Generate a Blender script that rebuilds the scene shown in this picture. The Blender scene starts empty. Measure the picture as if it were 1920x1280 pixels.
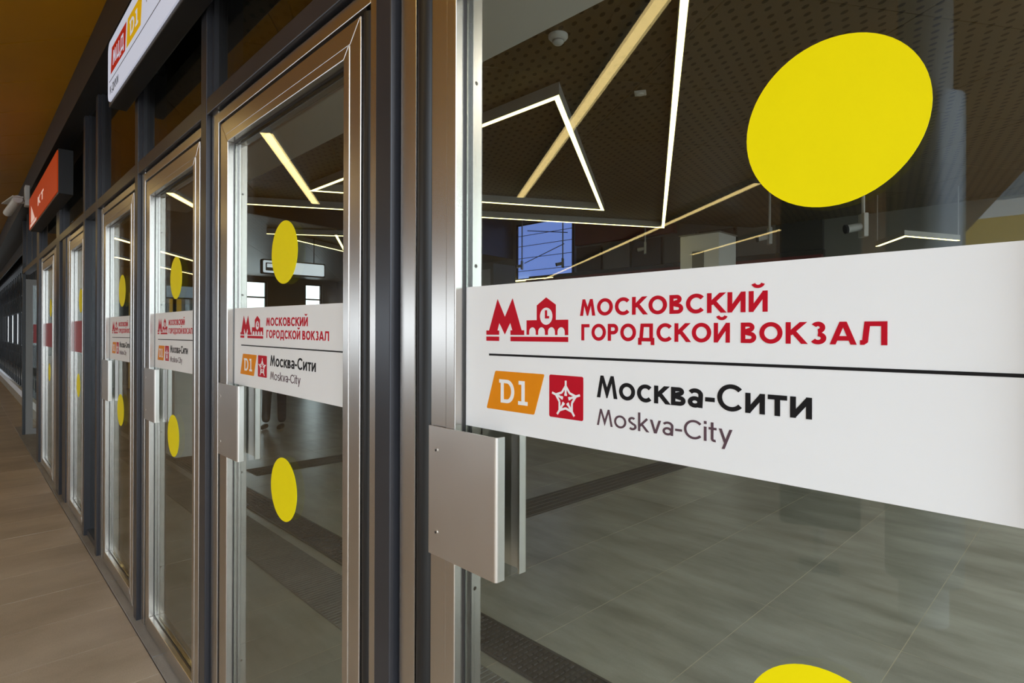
import bpy, bmesh, math, random
from mathutils import Vector, Matrix
random.seed(7)
scene = bpy.context.scene
col = scene.collection
R = math.radians

# ------------------------------------------------------------------ camera
F_PX, Y0, ROLL, TH = 1076.6232, 622.2104, 0.00328, R(44.041)
CAM = Vector((0, -0.7461, 1.5834))
fw = Vector((-math.cos(TH), math.sin(TH), 0)); rt = Vector((math.sin(TH), math.cos(TH), 0)); up = Vector((0, 0, 1))
rr = rt * math.cos(ROLL) + up * math.sin(ROLL); uu = up * math.cos(ROLL) - rt * math.sin(ROLL)
cd = bpy.data.cameras.new('camera'); cam = bpy.data.objects.new('camera', cd); col.objects.link(cam)
m = Matrix.Identity(4)
for i in range(3):
    m[i][0], m[i][1], m[i][2], m[i][3] = rr[i], uu[i], -fw[i], CAM[i]
cam.matrix_world = m
cd.sensor_fit = 'HORIZONTAL'; cd.sensor_width = 36; cd.lens = 36 * F_PX / 1920
cd.shift_y = (Y0 - 640) / 1920; cd.clip_start = 0.02; cd.clip_end = 400
scene.camera = cam

# ------------------------------------------------------------------ sky and exposure
w = bpy.data.worlds.new('sky'); scene.world = w; w.use_nodes = True
bg = w.node_tree.nodes['Background']
bg.inputs['Color'].default_value = (0.80, 0.905, 1.0, 1); bg.inputs['Strength'].default_value = 4.15
vs = scene.view_settings
vs.view_transform = 'Standard'; vs.look = 'None'; vs.gamma = 1; vs.use_curve_mapping = False
vs.exposure = 0.0

# ------------------------------------------------------------------ materials
def nt(name):
    mt = bpy.data.materials.new(name); mt.use_nodes = True
    t = mt.node_tree; p = t.nodes['Principled BSDF']
    return mt, t, p
def N(t, typ, **kw):
    n = t.nodes.new(typ)
    for k, v in kw.items(): setattr(n, k, v)
    return n
def mat(name, color, rough=0.5, metal=0.0, var=0.0, scale=(4, 4, 4), bump=0.0, detail=4, rvar=0.0, spec=0.5, coat=0.0):
    mt, t, p = nt(name)
    p.inputs['Base Color'].default_value = (*color, 1); p.inputs['Roughness'].default_value = rough
    p.inputs['Metallic'].default_value = metal; p.inputs['Specular IOR Level'].default_value = spec
    p.inputs['Coat Weight'].default_value = coat
    if var or bump or rvar:
        tc = N(t, 'ShaderNodeTexCoord'); mp = N(t, 'ShaderNodeMapping'); mp.inputs['Scale'].default_value = scale
        t.links.new(tc.outputs['Object'], mp.inputs['Vector'])
        nz = N(t, 'ShaderNodeTexNoise'); nz.inputs['Scale'].default_value = 1.0; nz.inputs['Detail'].default_value = detail
        t.links.new(mp.outputs[0], nz.inputs['Vector'])
        if var:
            mr = N(t, 'ShaderNodeMapRange'); mr.inputs['From Min'].default_value = .25; mr.inputs['From Max'].default_value = .75
            mr.inputs['To Min'].default_value = 1 - var; mr.inputs['To Max'].default_value = 1 + var
            t.links.new(nz.outputs['Fac'], mr.inputs['Value'])
            mx = N(t, 'ShaderNodeVectorMath', operation='SCALE'); mx.inputs[0].default_value = color
            t.links.new(mr.outputs[0], mx.inputs['Scale']); t.links.new(mx.outputs[0], p.inputs['Base Color'])
        if rvar:
            mr2 = N(t, 'ShaderNodeMapRange'); mr2.inputs['From Min'].default_value = .25; mr2.inputs['From Max'].default_value = .75
            mr2.inputs['To Min'].default_value = max(0.02, rough - rvar); mr2.inputs['To Max'].default_value = rough + rvar
            t.links.new(nz.outputs['Fac'], mr2.inputs['Value']); t.links.new(mr2.outputs[0], p.inputs['Roughness'])
        if bump:
            b = N(t, 'ShaderNodeBump'); b.inputs['Strength'].default_value = bump; b.inputs['Distance'].default_value = 0.004
            t.links.new(nz.outputs['Fac'], b.inputs['Height']); t.links.new(b.outputs[0], p.inputs['Normal'])
    return mt
def emit(name, color, strength, base=1.0):
    mt, t, p = nt(name)
    p.inputs['Base Color'].default_value = (*(c * base for c in color), 1); p.inputs['Specular IOR Level'].default_value = .2
    p.inputs['Emission Color'].default_value = (*color, 1); p.inputs['Emission Strength'].default_value = strength
    return mt
def glass(name, tint=(0.90, 0.92, 0.90), ior=1.52):
    mt = bpy.data.materials.new(name); mt.use_nodes = True; t = mt.node_tree; t.nodes.clear()
    out = N(t, 'ShaderNodeOutputMaterial'); tr = N(t, 'ShaderNodeBsdfTransparent'); gl = N(t, 'ShaderNodeBsdfGlossy')
    tr.inputs['Color'].default_value = (*tint, 1); gl.inputs['Roughness'].default_value = 0.0
    ge = N(t, 'ShaderNodeNewGeometry'); mi = N(t, 'ShaderNodeMix'); mi.inputs['A'].default_value = ior; mi.inputs['B'].default_value = 1 / ior
    t.links.new(ge.outputs['Backfacing'], mi.inputs['Factor'])
    fr = N(t, 'ShaderNodeFresnel'); t.links.new(mi.outputs['Result'], fr.inputs['IOR'])
    mx = N(t, 'ShaderNodeMixShader'); t.links.new(fr.outputs[0], mx.inputs['Fac'])
    t.links.new(tr.outputs[0], mx.inputs[1]); t.links.new(gl.outputs[0], mx.inputs[2]); t.links.new(mx.outputs[0], out.inputs['Surface'])
    return mt
def perforated(name, color, hole, pitch, size):
    """sheet metal with staggered slot holes; coordinates in metres in the panel plane"""
    mt, t, p = nt(name)
    p.inputs['Roughness'].default_value = 0.45
    ge = N(t, 'ShaderNodeNewGeometry')
    rot = N(t, 'ShaderNodeVectorRotate', rotation_type='Z_AXIS'); rot.inputs['Angle'].default_value = R(32)
    t.links.new(ge.outputs['Position'], rot.inputs['Vector'])
    sc = N(t, 'ShaderNodeVectorMath', operation='MULTIPLY'); sc.inputs[1].default_value = (1 / pitch, 1 / pitch, 0)
    t.links.new(rot.outputs[0], sc.inputs[0])
    def dots(off):
        ad = N(t, 'ShaderNodeVectorMath', operation='ADD'); ad.inputs[1].default_value = (off, off, 0); t.links.new(sc.outputs[0], ad.inputs[0])
        frc = N(t, 'ShaderNodeVectorMath', operation='FRACTION'); t.links.new(ad.outputs[0], frc.inputs[0])
        sb = N(t, 'ShaderNodeVectorMath', operation='SUBTRACT'); sb.inputs[1].default_value = (.5, .5, 0); t.links.new(frc.outputs[0], sb.inputs[0])
        st = N(t, 'ShaderNodeVectorMath', operation='MULTIPLY'); st.inputs[1].default_value = (0.75, 1.3, 0); t.links.new(sb.outputs[0], st.inputs[0])
        ln = N(t, 'ShaderNodeVectorMath', operation='LENGTH'); t.links.new(st.outputs[0], ln.inputs[0]); return ln.outputs['Value']
    mn = N(t, 'ShaderNodeMath', operation='MINIMUM'); t.links.new(dots(0), mn.inputs[0]); t.links.new(dots(.5), mn.inputs[1])
    lt = N(t, 'ShaderNodeMath', operation='LESS_THAN'); lt.inputs[1].default_value = size; t.links.new(mn.outputs[0], lt.inputs[0])
    mx = N(t, 'ShaderNodeMix', data_type='RGBA'); t.links.new(lt.outputs[0], mx.inputs['Factor'])
    mx.inputs['A'].default_value = (*color, 1); mx.inputs['B'].default_value = (*hole, 1)
    t.links.new(mx.outputs['Result'], p.inputs['Base Color'])
    return mt
def stone(name, c1, c2, rough, streak, joint=None):
    mt, t, p = nt(name)
    ge = N(t, 'ShaderNodeNewGeometry'); mp = N(t, 'ShaderNodeMapping'); mp.inputs['Scale'].default_value = streak
    t.links.new(ge.outputs['Position'], mp.inputs['Vector'])
    n1 = N(t, 'ShaderNodeTexNoise'); n1.inputs['Scale'].default_value = 1; n1.inputs['Detail'].default_value = 6; n1.inputs['Roughness'].default_value = .62
    t.links.new(mp.outputs[0], n1.inputs['Vector'])
    n2 = N(t, 'ShaderNodeTexNoise'); n2.inputs['Scale'].default_value = 160; n2.inputs['Detail'].default_value = 2; t.links.new(ge.outputs['Position'], n2.inputs['Vector'])
    cr = N(t, 'ShaderNodeMapRange'); cr.inputs['From Min'].default_value = .3; cr.inputs['From Max'].default_value = .7; t.links.new(n1.outputs['Fac'], cr.inputs['Value'])
    mx = N(t, 'ShaderNodeMix', data_type='RGBA'); mx.inputs['A'].default_value = (*c1, 1); mx.inputs['B'].default_value = (*c2, 1)
    t.links.new(cr.outputs[0], mx.inputs['Factor'])
    m2 = N(t, 'ShaderNodeMapRange'); m2.inputs['To Min'].default_value = .82; m2.inputs['To Max'].default_value = 1.18; t.links.new(n2.outputs['Fac'], m2.inputs['Value'])
    oi = N(t, 'ShaderNodeObjectInfo'); m3 = N(t, 'ShaderNodeMapRange'); m3.inputs['To Min'].default_value = .92; m3.inputs['To Max'].default_value = 1.08
    t.links.new(oi.outputs['Random'], m3.inputs['Value'])
    pr = N(t, 'ShaderNodeMath', operation='MULTIPLY'); t.links.new(m2.outputs[0], pr.inputs[0]); t.links.new(m3.outputs[0], pr.inputs[1])
    sc = N(t, 'ShaderNodeVectorMath', operation='SCALE'); t.links.new(mx.outputs['Result'], sc.inputs[0]); t.links.new(pr.outputs[0], sc.inputs['Scale'])
    t.links.new(sc.outputs[0], p.inputs['Base Color']); p.inputs['Roughness'].default_value = rough
    b = N(t, 'ShaderNodeBump'); b.inputs['Strength'].default_value = .15; b.inputs['Distance'].default_value = .002
    t.links.new(n2.outputs['Fac'], b.inputs['Height']); t.links.new(b.outputs[0], p.inputs['Normal'])
    return mt

M = {
 'steel_v': mat('brushed steel upright', (.62, .58, .54), .27, 1, .012, (90, 90, .3), 0, 1, 0),
 'steel_h': mat('brushed steel rail', (.62, .58, .54), .27, 1, .012, (.3, 90, 90), 0, 1, 0),
 'plate': mat('satin steel plate', (.66, .62, .58), .34, 1, .02, (9, 9, 9), 0, 4, .02),
 'anthracite': mat('anthracite powder coat', (.042, .042, .049), .30, 0.3, .08, (6, 6, 6), .02),
 'black': mat('black rubber', (.010, .010, .011), .38, 0, .2, (30, 30, 3)),
 'blackpaint': mat('black painted steel', (.012, .012, .014), .42, 0, .15, (5, 5, 5)),
 'glass': glass('clear door glass'),
 'upglass': glass('tinted upper glass', (.55, .54, .5)),
 'white': mat('white vinyl film', (.83, .83, .84), .5, 0, .012, (8, 8, 8), spec=.2),
 'red': mat('red print', (.50, .005, .018), .5, 0, .03, (40, 40, 40), spec=.12),
 'orange': mat('orange print', (.76, .25, .004), .5, 0, .03, (40, 40, 40), spec=.12),
 'ink': mat('black print', (.012, .011, .012), .5, 0, .05, (40, 40, 40), spec=.12),
 'mauve': mat('greyish purple print', (.105, .062, .076), .5, 0, .05, (40, 40, 40), spec=.12),
 'yellow': mat('yellow vinyl film', (.92, .77, .001), .5, 0, .02, (10, 10, 10), spec=.12),
 'maroon': mat('dark red vinyl film', (.34, .018, .020), .45, 0, .05, (10, 10, 10)),
 'soffit': mat('amber soffit panel', (.44, .205, .003), .42, 0, .08, (1.2, 1.2, 1.2), spec=.25),
 'soffitgap': mat('soffit joint', (.5, .3, .06), .6, 0, .05, (3, 3, 3)),
 'paving': stone('brown stone paving', (.37, .30, .225), (.55, .465, .37), .50, (2.4, 1.3, 1)),
 'pavejoint': mat('paving joint', (.50, .44, .37), .8, 0, .1, (9, 9, 9)),
 'asphalt': mat('grey street surface', (.26, .26, .27), .85, 0, .1, (.4, .4, .4)),
 'threshold': stone('grey threshold stone', (.24, .225, .205), (.34, .32, .295), .5, (3, 9, 1)),
 'tile': stone('grey green floor tile', (.170, .166, .140), (.335, .335, .298), .30, (1.3, 4.2, 1)),
 'grout': mat('pale grout', (.42, .38, .28), .8, 0, .1, (9, 9, 9)),
 'grate': mat('dark drain grating', (.05, .05, .052), .45, .3, .2, (20, 20, 20)),
 'mat': mat('dark entrance matting', (.12, .12, .112), .8, 0, .25, (60, 60, 60)),
 'tactile': mat('dark tactile strip', (.035, .034, .032), .6, 0, .3, (20, 20, 20)),
 'perf': perforated('perforated bronze ceiling sheet', (.105, .080, .048), (.005, .004, .003), .13, .15),
 'hallwhite': mat('off white painted board', (.74, .72, .67), .6, 0, .03, (2, 2, 2)),
 'hallgrey': mat('warm grey wall panel', (.17, .165, .14), .55, 0, .08, (1.5, 1.5, 1.5)),
 'halldark': mat('dark brown wall panel', (.045, .042, .036), .5, 0, .12, (1.5, 1.5, 1.5)),
 'housing': mat('grey light housing', (.36, .35, .33), .5, 0, .05, (8, 8, 8)),
 'led': emit('warm white diffuser', (1.0, .86, .35), 4.8),
 'ledout': emit('warm canopy diffuser', (1.0, .74, .30), 9.0),
 'panelled': emit('added fill panel diffuser', (1.0, .95, .84), 22.0),
 'plinth': mat('brown rendered plinth', (.30, .25, .19), .8, 0, .1, (3, 3, 3)),
 'shadedsteel': mat('steel darkened for canopy shade', (.20, .195, .19), .5, .2, .04, (20, 20, 1)),  # darker colour stands in for canopy shade on the far frame
 'paleshaft': mat('pale grey painted shaft', (.62, .64, .66), .5, .1, .04, (8, 8, 8)),
 'plastic': mat('white plastic', (.62, .62, .60), .4, 0, .03, (20, 20, 20)),
 'greyplastic': mat('grey plastic', (.30, .30, .29), .45, 0, .05, (20, 20, 20)),
 'signwhite': emit('backlit white sign face', (.80, .84, 1.0), .45, .5),
 'signhall': emit('backlit hall sign face', (.80, .90, 1.0), .75),
 'signorange': emit('backlit orange sign face', (.9, .085, .001), .22, .35),
 'signred': emit('backlit red patch', (.62, .02, .002), .4, .4),
 'signyellow': emit('backlit yellow patch', (.85, .48, .002), .5, .4),
 'signprint': emit('backlit white lettering', (.9, .62, .55), .42),
 'blueglow': emit('blue lit window', (.20, .32, .85), .8),
 'redwall': mat('dark red fascia board', (.16, .030, .030), .5, 0, .1, (2, 2, 2)),
 'redpaint': mat('glossy red paint', (.62, .006, .014), .25, 0, .04, (20, 20, 20)),
 'column': mat('brushed grey column cladding', (.42, .45, .49), .32, .85, .06, (40, 40, 1), .02),
 'columnbright': mat('polished column', (.72, .74, .77), .18, 1, .05, (40, 40, 1)),
 'stele': mat('dark grey information board', (.075, .078, .082), .4, 0, .06, (3, 3, 3)),
 'lightblue': emit('pale blue kiosk band with added glow', (.36, .50, .62), .38),
 'kioskyellow': emit('ochre panel with added glow', (.66, .40, .05), .42),
 'facade': mat('grey building cladding', (.30, .34, .40), .6, 0, .1, (.3, .3, .3)),
 'facadewhite': mat('white building band', (.74, .76, .80), .6, 0, .04, (.5, .5, .5)),
 'facadeglass': mat('dark window glass', (.03, .04, .055), .12, 0, .1, (.5, .5, .5)),
 'facadeyellow': mat('yellow pavilion roof edge', (.72, .46, .05), .5, 0, .05, (.5, .5, .5)),
 'navy': mat('dark navy cloth', (.016, .018, .030), .85, 0, .2, (30, 30, 30), .2),
 'shoe': mat('black leather shoes', (.012, .011, .010), .5, 0, .2, (30, 30, 30)),
 'skin': mat('skin', (.50, .30, .21), .55, 0, .05, (20, 20, 20)),
 'hair': mat('dark brown hair', (.03, .02, .014), .6, 0, .3, (80, 80, 20)),
}

# ------------------------------------------------------------------ mesh helpers
class MB:
    def __init__(s): s.v = []; s.f = []
    def quadbox(s, x0, x1, y0, y1, z0, z1):
        b = len(s.v)
        s.v += [(x0, y0, z0), (x1, y0, z0), (x1, y1, z0), (x0, y1, z0), (x0, y0, z1), (x1, y0, z1), (x1, y1, z1), (x0, y1, z1)]
        s.f += [tuple(b + i for i in q) for q in ((0, 3, 2, 1), (4, 5, 6, 7), (0, 1, 5, 4), (1, 2, 6, 5), (2, 3, 7, 6), (3, 0, 4, 7))]
        return s
    box = quadbox
    def prism(s, pts, axis, a, b_):
        """pts: 2D outline; axis 'z': pts are (x,y); 'y': pts are (x,z); 'x': pts are (y,z)"""
        def P(p, t):
            return {'z': (p[0], p[1], t), 'y': (p[0], t, p[1]), 'x': (t, p[0], p[1])}[axis]
        n = len(pts); k = len(s.v)
        s.v += [P(p, a) for p in pts] + [P(p, b_) for p in pts]
        s.f.append(tuple(range(k + n - 1, k - 1, -1))); s.f.append(tuple(range(k + n, k + 2 * n)))
        for i in range(n):
            j = (i + 1) % n; s.f.append((k + i, k + j, k + n + j, k + n + i))
        return s
    def lathe(s, prof, c=(0, 0, 0), axis='z', seg=24):
        """prof: (radius, height) pairs"""
        k = len(s.v); c = Vector(c)
        for r, h in prof:
            for i in range(seg):
                a = 2 * math.pi * i / seg; p = (r * math.cos(a), r * math.sin(a), h)
                if axis == 'y': p = (p[0], p[2], p[1])
                if axis == 'x': p = (p[2], p[0], p[1])
                s.v.append(tuple(c + Vector(p)))
        n = len(prof)
        for j in range(n - 1):
            for i in range(seg):
                q = (i + 1) % seg; s.f.append((k + j * seg + i, k + j * seg + q, k + (j + 1) * seg + q, k + (j + 1) * seg + i))
        s.f.append(tuple(k + i for i in range(seg - 1, -1, -1))); s.f.append(tuple(k + (n - 1) * seg + i for i in range(seg)))
        return s
    def tube(s, a, b_, r, seg=12):
        a, b_ = Vector(a), Vector(b_); d = (b_ - a).normalized()
        x = d.orthogonal().normalized(); y = d.cross(x); k = len(s.v)
        for p in (a, b_):
            for i in range(seg):
                t = 2 * math.pi * i / seg; s.v.append(tuple(p + x * r * math.cos(t) + y * r * math.sin(t)))
        for i in range(seg):
            q = (i + 1) % seg; s.f.append((k + i, k + q, k + seg + q, k + seg + i))
        s.f.append(tuple(k + i for i in range(seg - 1, -1, -1))); s.f.append(tuple(k + seg + i for i in range(seg)))
        return s
    def mesh(s, name, mt, smooth=False):
        me = bpy.data.meshes.new(name); me.from_pydata(s.v, [], s.f); me.validate(); me.update()
        bm = bmesh.new(); bm.from_mesh(me); bmesh.ops.recalc_face_normals(bm, faces=bm.faces); bm.to_mesh(me); bm.free()
        me.materials.append(mt)
        if smooth:
            me.shade_smooth()
            try: me.set_sharp_from_angle(angle=R(40))
            except Exception: pass
        return me
    def build(s, name, mt, parent=None, smooth=False, bevel=0, origin=None):
        o = bpy.data.objects.new(name, s.mesh(name, mt, smooth)); col.objects.link(o)
        if parent is not None: o.parent = parent
        if bevel:
            b = o.modifiers.new('bevel', 'BEVEL'); b.width = bevel; b.segments = 2; b.limit_method = 'ANGLE'
        return o
def tag(o, label=None, cat=None, group=None, kind=None):
    if label: o['label'] = label
    if cat: o['category'] = cat
    if group: o['group'] = group
    if kind: o['kind'] = kind
    return o
def empty(name, loc=(0, 0, 0), label=None, cat=None, group=None, kind=None, rz=0):
    o = bpy.data.objects.new(name, None); col.objects.link(o); o.location = loc; o.rotation_euler.z = rz; o.empty_display_size = .1
    return tag(o, label, cat, group, kind)
def box(name, mt, x0, x1, y0, y1, z0, z1, parent=None, bevel=0):
    return MB().box(x0, x1, y0, y1, z0, z1).build(name, mt, parent, bevel=bevel)
def share(name, me, loc, parent=None, rz=0):
    o = bpy.data.objects.new(name, me); col.objects.link(o); o.location = loc; o.rotation_euler.z = rz
    if parent is not None: o.parent = parent
    return o
def clip(poly, p, n):
    """keep the side of a 2D polygon where (q-p).n >= 0"""
    out = []
    for i in range(len(poly)):
        a, b_ = poly[i], poly[(i + 1) % len(poly)]
        da = (a[0] - p[0]) * n[0] + (a[1] - p[1]) * n[1]; db = (b_[0] - p[0]) * n[0] + (b_[1] - p[1]) * n[1]
        if da >= 0: out.append(a)
        if (da >= 0) != (db >= 0):
            t = da / (da - db); out.append((a[0] + t * (b_[0] - a[0]), a[1] + t * (b_[1] - a[1])))
    return out
def clip_convex(poly, region):
    cx = sum(p[0] for p in region) / len(region); cy = sum(p[1] for p in region) / len(region)
    for i in range(len(region)):
        a, b_ = region[i], region[(i + 1) % len(region)]
        n = (-(b_[1] - a[1]), b_[0] - a[0])
        if (cx - a[0]) * n[0] + (cy - a[1]) * n[1] < 0: n = (-n[0], -n[1])
        poly = clip(poly, a, n)
        if len(poly) < 3: return []
    return poly
def rrect(x0, x1, z0, z1, r, skew=0, n=5):
    pts = []
    for cx, cz, a0 in ((x1 - r, z0 + r, -90), (x1 - r, z1 - r, 0), (x0 + r, z1 - r, 90), (x0 + r, z0 + r, 180)):
        for i in range(n + 1):
            a = R(a0 + 90 * i / n); z = cz + r * math.sin(a)
            pts.append((cx + r * math.cos(a) + skew * (z - z0) / (z1 - z0), z))
    return pts

# ------------------------------------------------------------------ lettering: stroked geometric sans, cap height 1
def arc(cx, cy, rx, ry, a0, a1, n=18):
    return [(cx + rx * math.cos(R(a0 + (a1 - a0) * i / n)), cy + ry * math.sin(R(a0 + (a1 - a0) * i / n))) for i in range(n + 1)]
def glyph(ch, h):
    """returns (strokes, width, (zmin, zmax) clip); h = half stroke"""
    X = .74
    o = 1.0 - h
    full = (0, 1)
    if ch in 'МM': return [[(h * .9, 0), (.235, 1 - h * .2), (.48, .20), (.725, 1 - h * .2), (.96 - h * .9, 0)]], .96, full
    if ch in 'ОO': return [arc(.48, .5, .48 - h, .5 - h + .01, 0, 360, 40)], .96, (-.02, 1.02)
    if ch in 'СC': return [arc(.48, .5, .48 - h, .5 - h + .01, 42, 318, 30)], .86, (-.02, 1.02)
    if ch in 'КK': return [[(h, 0), (h, 1)], [(h * 1.6, .46), (.70, 1)], [(.26, .62), (.74, 0)]], .78, full
    if ch in 'ВB': return [[(h, 0), (h, 1)], [(h, o)] + arc(.36, .765, .24 - h, .235 - h, 90, -90) + [(h, .53)], [(h, .53)] + arc(.40, .275, .28 - h, .275 - h, 90, -90) + [(h, h)]], .69, full
    if ch in 'ИЙ':
        s = [[(h, 0), (h, 1)], [(.76 - h, 0), (.76 - h, 1)], [(h, .06), (.76 - h, .94)]]
        if ch == 'Й': s.append((arc(.38, 1.40, .20, .19, 196, 344, 14), .78)); return s, .76, (0, 1.5)
        return s, .76, full
    if ch == 'Г': return [[(h, 0), (h, o), (.56, o)]], .58, full
    if ch == 'Р': return [[(h, 0), (h, 1)], [(h, o)] + arc(.36, .69, .30 - h, .31 - h, 90, -90) + [(h, .38 + h)]], .67, full
    if ch == 'Д': return [[(.17, h), (.24, o), (.76, o), (.76, h)], [(0, h), (.94, h)], [(h, h), (h, -.20)], [(.94 - h, h), (.94 - h, -.20)]], .94, (-.20, 1)
    if ch == 'З': return [arc(.34, .745, .27 - h, .255 - h + .01, 150, -90), arc(.34, .27, .31 - h, .27 - h + .01, 90, -150)], .66, (-.02, 1.02)
    if ch == 'А': return [[(h * .9, 0), (.46, 1.05), (.92 - h * .9, 0)], [(.2, .27), (.72, .27)]], .92, full
    if ch == 'Л': return [[(0, h), (.10, h), (.17, .16), (.20, .5), (.24, o), (.80, o)], [(.80, 0), (.80, 1)]], .80 + h, full
    if ch == 'Ц': return [[(h, 0), (h, 1)], [(.72 - h, 0), (.72 - h, 1)], [(h, h), (.86, h)], [(.86 - h, h), (.86 - h, -.2)]], .86, (-.2, 1)
    xo = X - h
    if ch in 'оo': return [arc(.36, X / 2, .36 - h, X / 2 - h + .01, 0, 360, 36)], .72, (-.02, X + .02)
    if ch in 'сc': return [arc(.36, X / 2, .36 - h, X / 2 - h + .01, 45, 315, 26)], .64, (-.02, X + .02)
    if ch == 'к': return [[(h, 0), (h, X)], [(h * 1.5, .33), (.52, X)], [(.2, .44), (.57, 0)]], .60, (0, X)
    if ch == 'k': return [[(h, 0), (h, 1.06)], [(h * 1.5, .30), (.50, X)], [(.19, .42), (.54, 0)]], .57, (0, 1.06)
    if ch == 'в': return [[(h, 0), (h, X)], [(h, xo)] + arc(.30, .565, .2 - h, .175 - h, 90, -90, 12) + [(h, .39)], [(h, .39)] + arc(.33, .20, .23 - h, .20 - h, 90, -90, 12) + [(h, h)]], .56, (0, X)
    if ch in 'аa': return [arc(.27, .5, .27 - h + .02, .24 - h + .01, 150, 0, 14) + [(.54 - h, 0)], arc(.26, .215, .26 - h, .225 - h, 0, 360, 26)], .55, (-.02, X + .02)
    if ch == 'и': return [[(h, 0), (h, X)], [(.62 - h, 0), (.62 - h, X)], [(h, .05), (.62 - h, X - .05)]], .62, (0, X)
    if ch == 'т': return [[(0, xo), (.58, xo)], [(.29, 0), (.29, xo)]], .58, (0, X)
    if ch == '-': return [[(0, .36), (.34, .36)]], .34, (0, 1)
    if ch == 's': return [arc(.24, .55, .22 - h, .19 - h + .01, 40, 250, 14) + arc(.25, .20, .24 - h, .20 - h + .01, 80, -140, 16)], .48, (-.02, X + .02)
    if ch == 'v': return [[(h * .8, X), (.28, -.02), (.56 - h * .8, X)]], .56, (0, X)
    if ch == 'i': return [[(h, 0), (h, X)], [(h, .88), (h, 1.03)]], 2 * h, (0, 1.03)
    if ch == 't': return [[(.16, 1.0), (.16, .18)] + arc(.28, .16, .12, .16 - h, 180, 290, 8), [(0, xo), (.36, xo)]], .38, (0, 1.0)
    if ch == 'y': return [[(h * .8, X), (.29, .0)], [(.57 - h * .8, X), (.18, -.28)]], .57, (-.28, X)
    if ch == 'D': return [[(.10, 0), (.10, 1)], [(-.06, o)] + arc(.34, .5, .38 - h, .5 - h, 90, -90, 22) + [(.10 - h, h)]], .72, full
    if ch == '1': return [[(.0, o), (.22, o), (.22, 0)], [(-.02, h), (.44, h)]], .44, full
    return [], .30, full
def stroke_quads(pts, hw):
    n = len(pts); closed = (abs(pts[0][0] - pts[-1][0]) + abs(pts[0][1] - pts[-1][1])) < 1e-6
    L_, R_ = [], []
    for i in range(n):
        p = Vector(pts[i])
        a = Vector(pts[i - 1]) if i > 0 else (Vector(pts[-2]) if closed else None)
        b_ = Vector(pts[i + 1]) if i < n - 1 else (Vector(pts[1]) if closed else None)
        d1 = (p - a).normalized() if a is not None else (b_ - p).normalized()
        d2 = (b_ - p).normalized() if b_ is not None else d1
        n1 = Vector((-d1.y, d1.x)); n2 = Vector((-d2.y, d2.x)); nm = n1 + n2
        if nm.length < 1e-4: nm = n1
        nm.normalize(); k = hw / max(.28, nm.dot(n1))
        L_.append(tuple(p + nm * k)); R_.append(tuple(p - nm * k))
    return [[R_[i], R_[i + 1], L_[i + 1], L_[i]] for i in range(n - 1)]
def text_polys(txt, x0, z0, cap, width, stroke, gap=.2, space=.42):
    """flat polygons of a line of lettering, starting at x0, baseline z0, scaled to a total width"""
    h = stroke / 2; polys = []; x = 0
    for ch in txt:
        if ch == ' ': x += space - gap; continue
        st, wd, (c0, c1) = glyph(ch, h)
        for s in st:
            k_ = 1.0
            if isinstance(s, tuple): s, k_ = s
            s = list(s)
            for e, nb in ((0, 1), (-1, -2)):
                if abs(s[e][1] - c0) < 1e-3 or abs(s[e][1] - c1) < 1e-3:
                    d = (Vector(s[e]) - Vector(s[nb])).normalized(); q = Vector(s[e]) + d * h; s[e] = (q.x, q.y)
            for q in stroke_quads(s, h * k_):
                q = clip(q, (0, c0), (0, 1)); q = clip(q, (0, c1), (0, -1)) if q else q
                if len(q) >= 3: polys.append([(x + a, b_) for a, b_ in q])
        x += wd + gap
    tot = x - gap; k = width / tot
    return [[(x0 + a * k, z0 + b_ * cap) for a, b_ in q] for q in polys]
def flat(mb, polys, y, t):
    for i, q in enumerate(polys): mb.prism(q, 'y', y, y - t - 2.5e-6 * (i % 97))
    return mb

# ================================================================== THE SETTING
# ---- pavement outside
GZ = 0.0
pav = empty('floor_pavement', (0, -2, 0), 'brown stone slab pavement outside the glass doors', 'pavement', kind='structure')
def pbox(name, mt, *a, parent, bevel=0):
    o = box(name, mt, *a, bevel=bevel); o.parent = parent; o.matrix_parent_inverse = Matrix.Translation(parent.location).inverted(); return o
pbox('bedding', M['pavejoint'], -46, 6, -24, -.065, -.2, -.004, parent=pav)
slab = MB().box(-.228, .228, -.4565, .4565, -.03, 0).mesh('paving_slab', M['paving'])
for i in range(40):
    for j in range(4):
        o = share('paving_slab', slab, (-.05 - .46 - .46 * i + 1.38, -.5235 - .92 * j, random.uniform(-.0012, 0)), pav)
        o.matrix_parent_inverse = Matrix.Translation(pav.location).inverted()
far_slab = pbox('paving_field', M['paving'], -46, 6, -24, -3.67, -.1, 0, parent=pav)
for i in range(1): pbox('paving_field', M['paving'], -46, -17.3, -3.67, -.065, -.1, 0, parent=pav)
pbox('paving_field', M['paving'], -46, -11.46, -.065, .24, -.1, .003, parent=pav); pbox('paving_field', M['paving'], -46, -20.4, .24, 1.4, -.1, 0, parent=pav)
street = box('floor_street', M['asphalt'], -90, 60, -90, -24, -.5, -.05); tag(street, 'grey street surface beyond the pavement', 'street', kind='structure')
street2 = box('floor_forecourt', M['asphalt'], 6, 60, -24, 20, -.5, -.05); tag(street2, 'grey forecourt surface at the open end of the canopy', 'forecourt', kind='structure')
thr = empty('trim_threshold', (0, 0, 0), 'grey stone threshold strip under the doors', 'threshold', kind='structure')
x = 1.4
while x > -12:
    L_ = 1.15; box('threshold_stone', M['threshold'], x - L_ + .003, x - .003, -.062, .12, -.06, .006, thr); x -= L_

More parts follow.
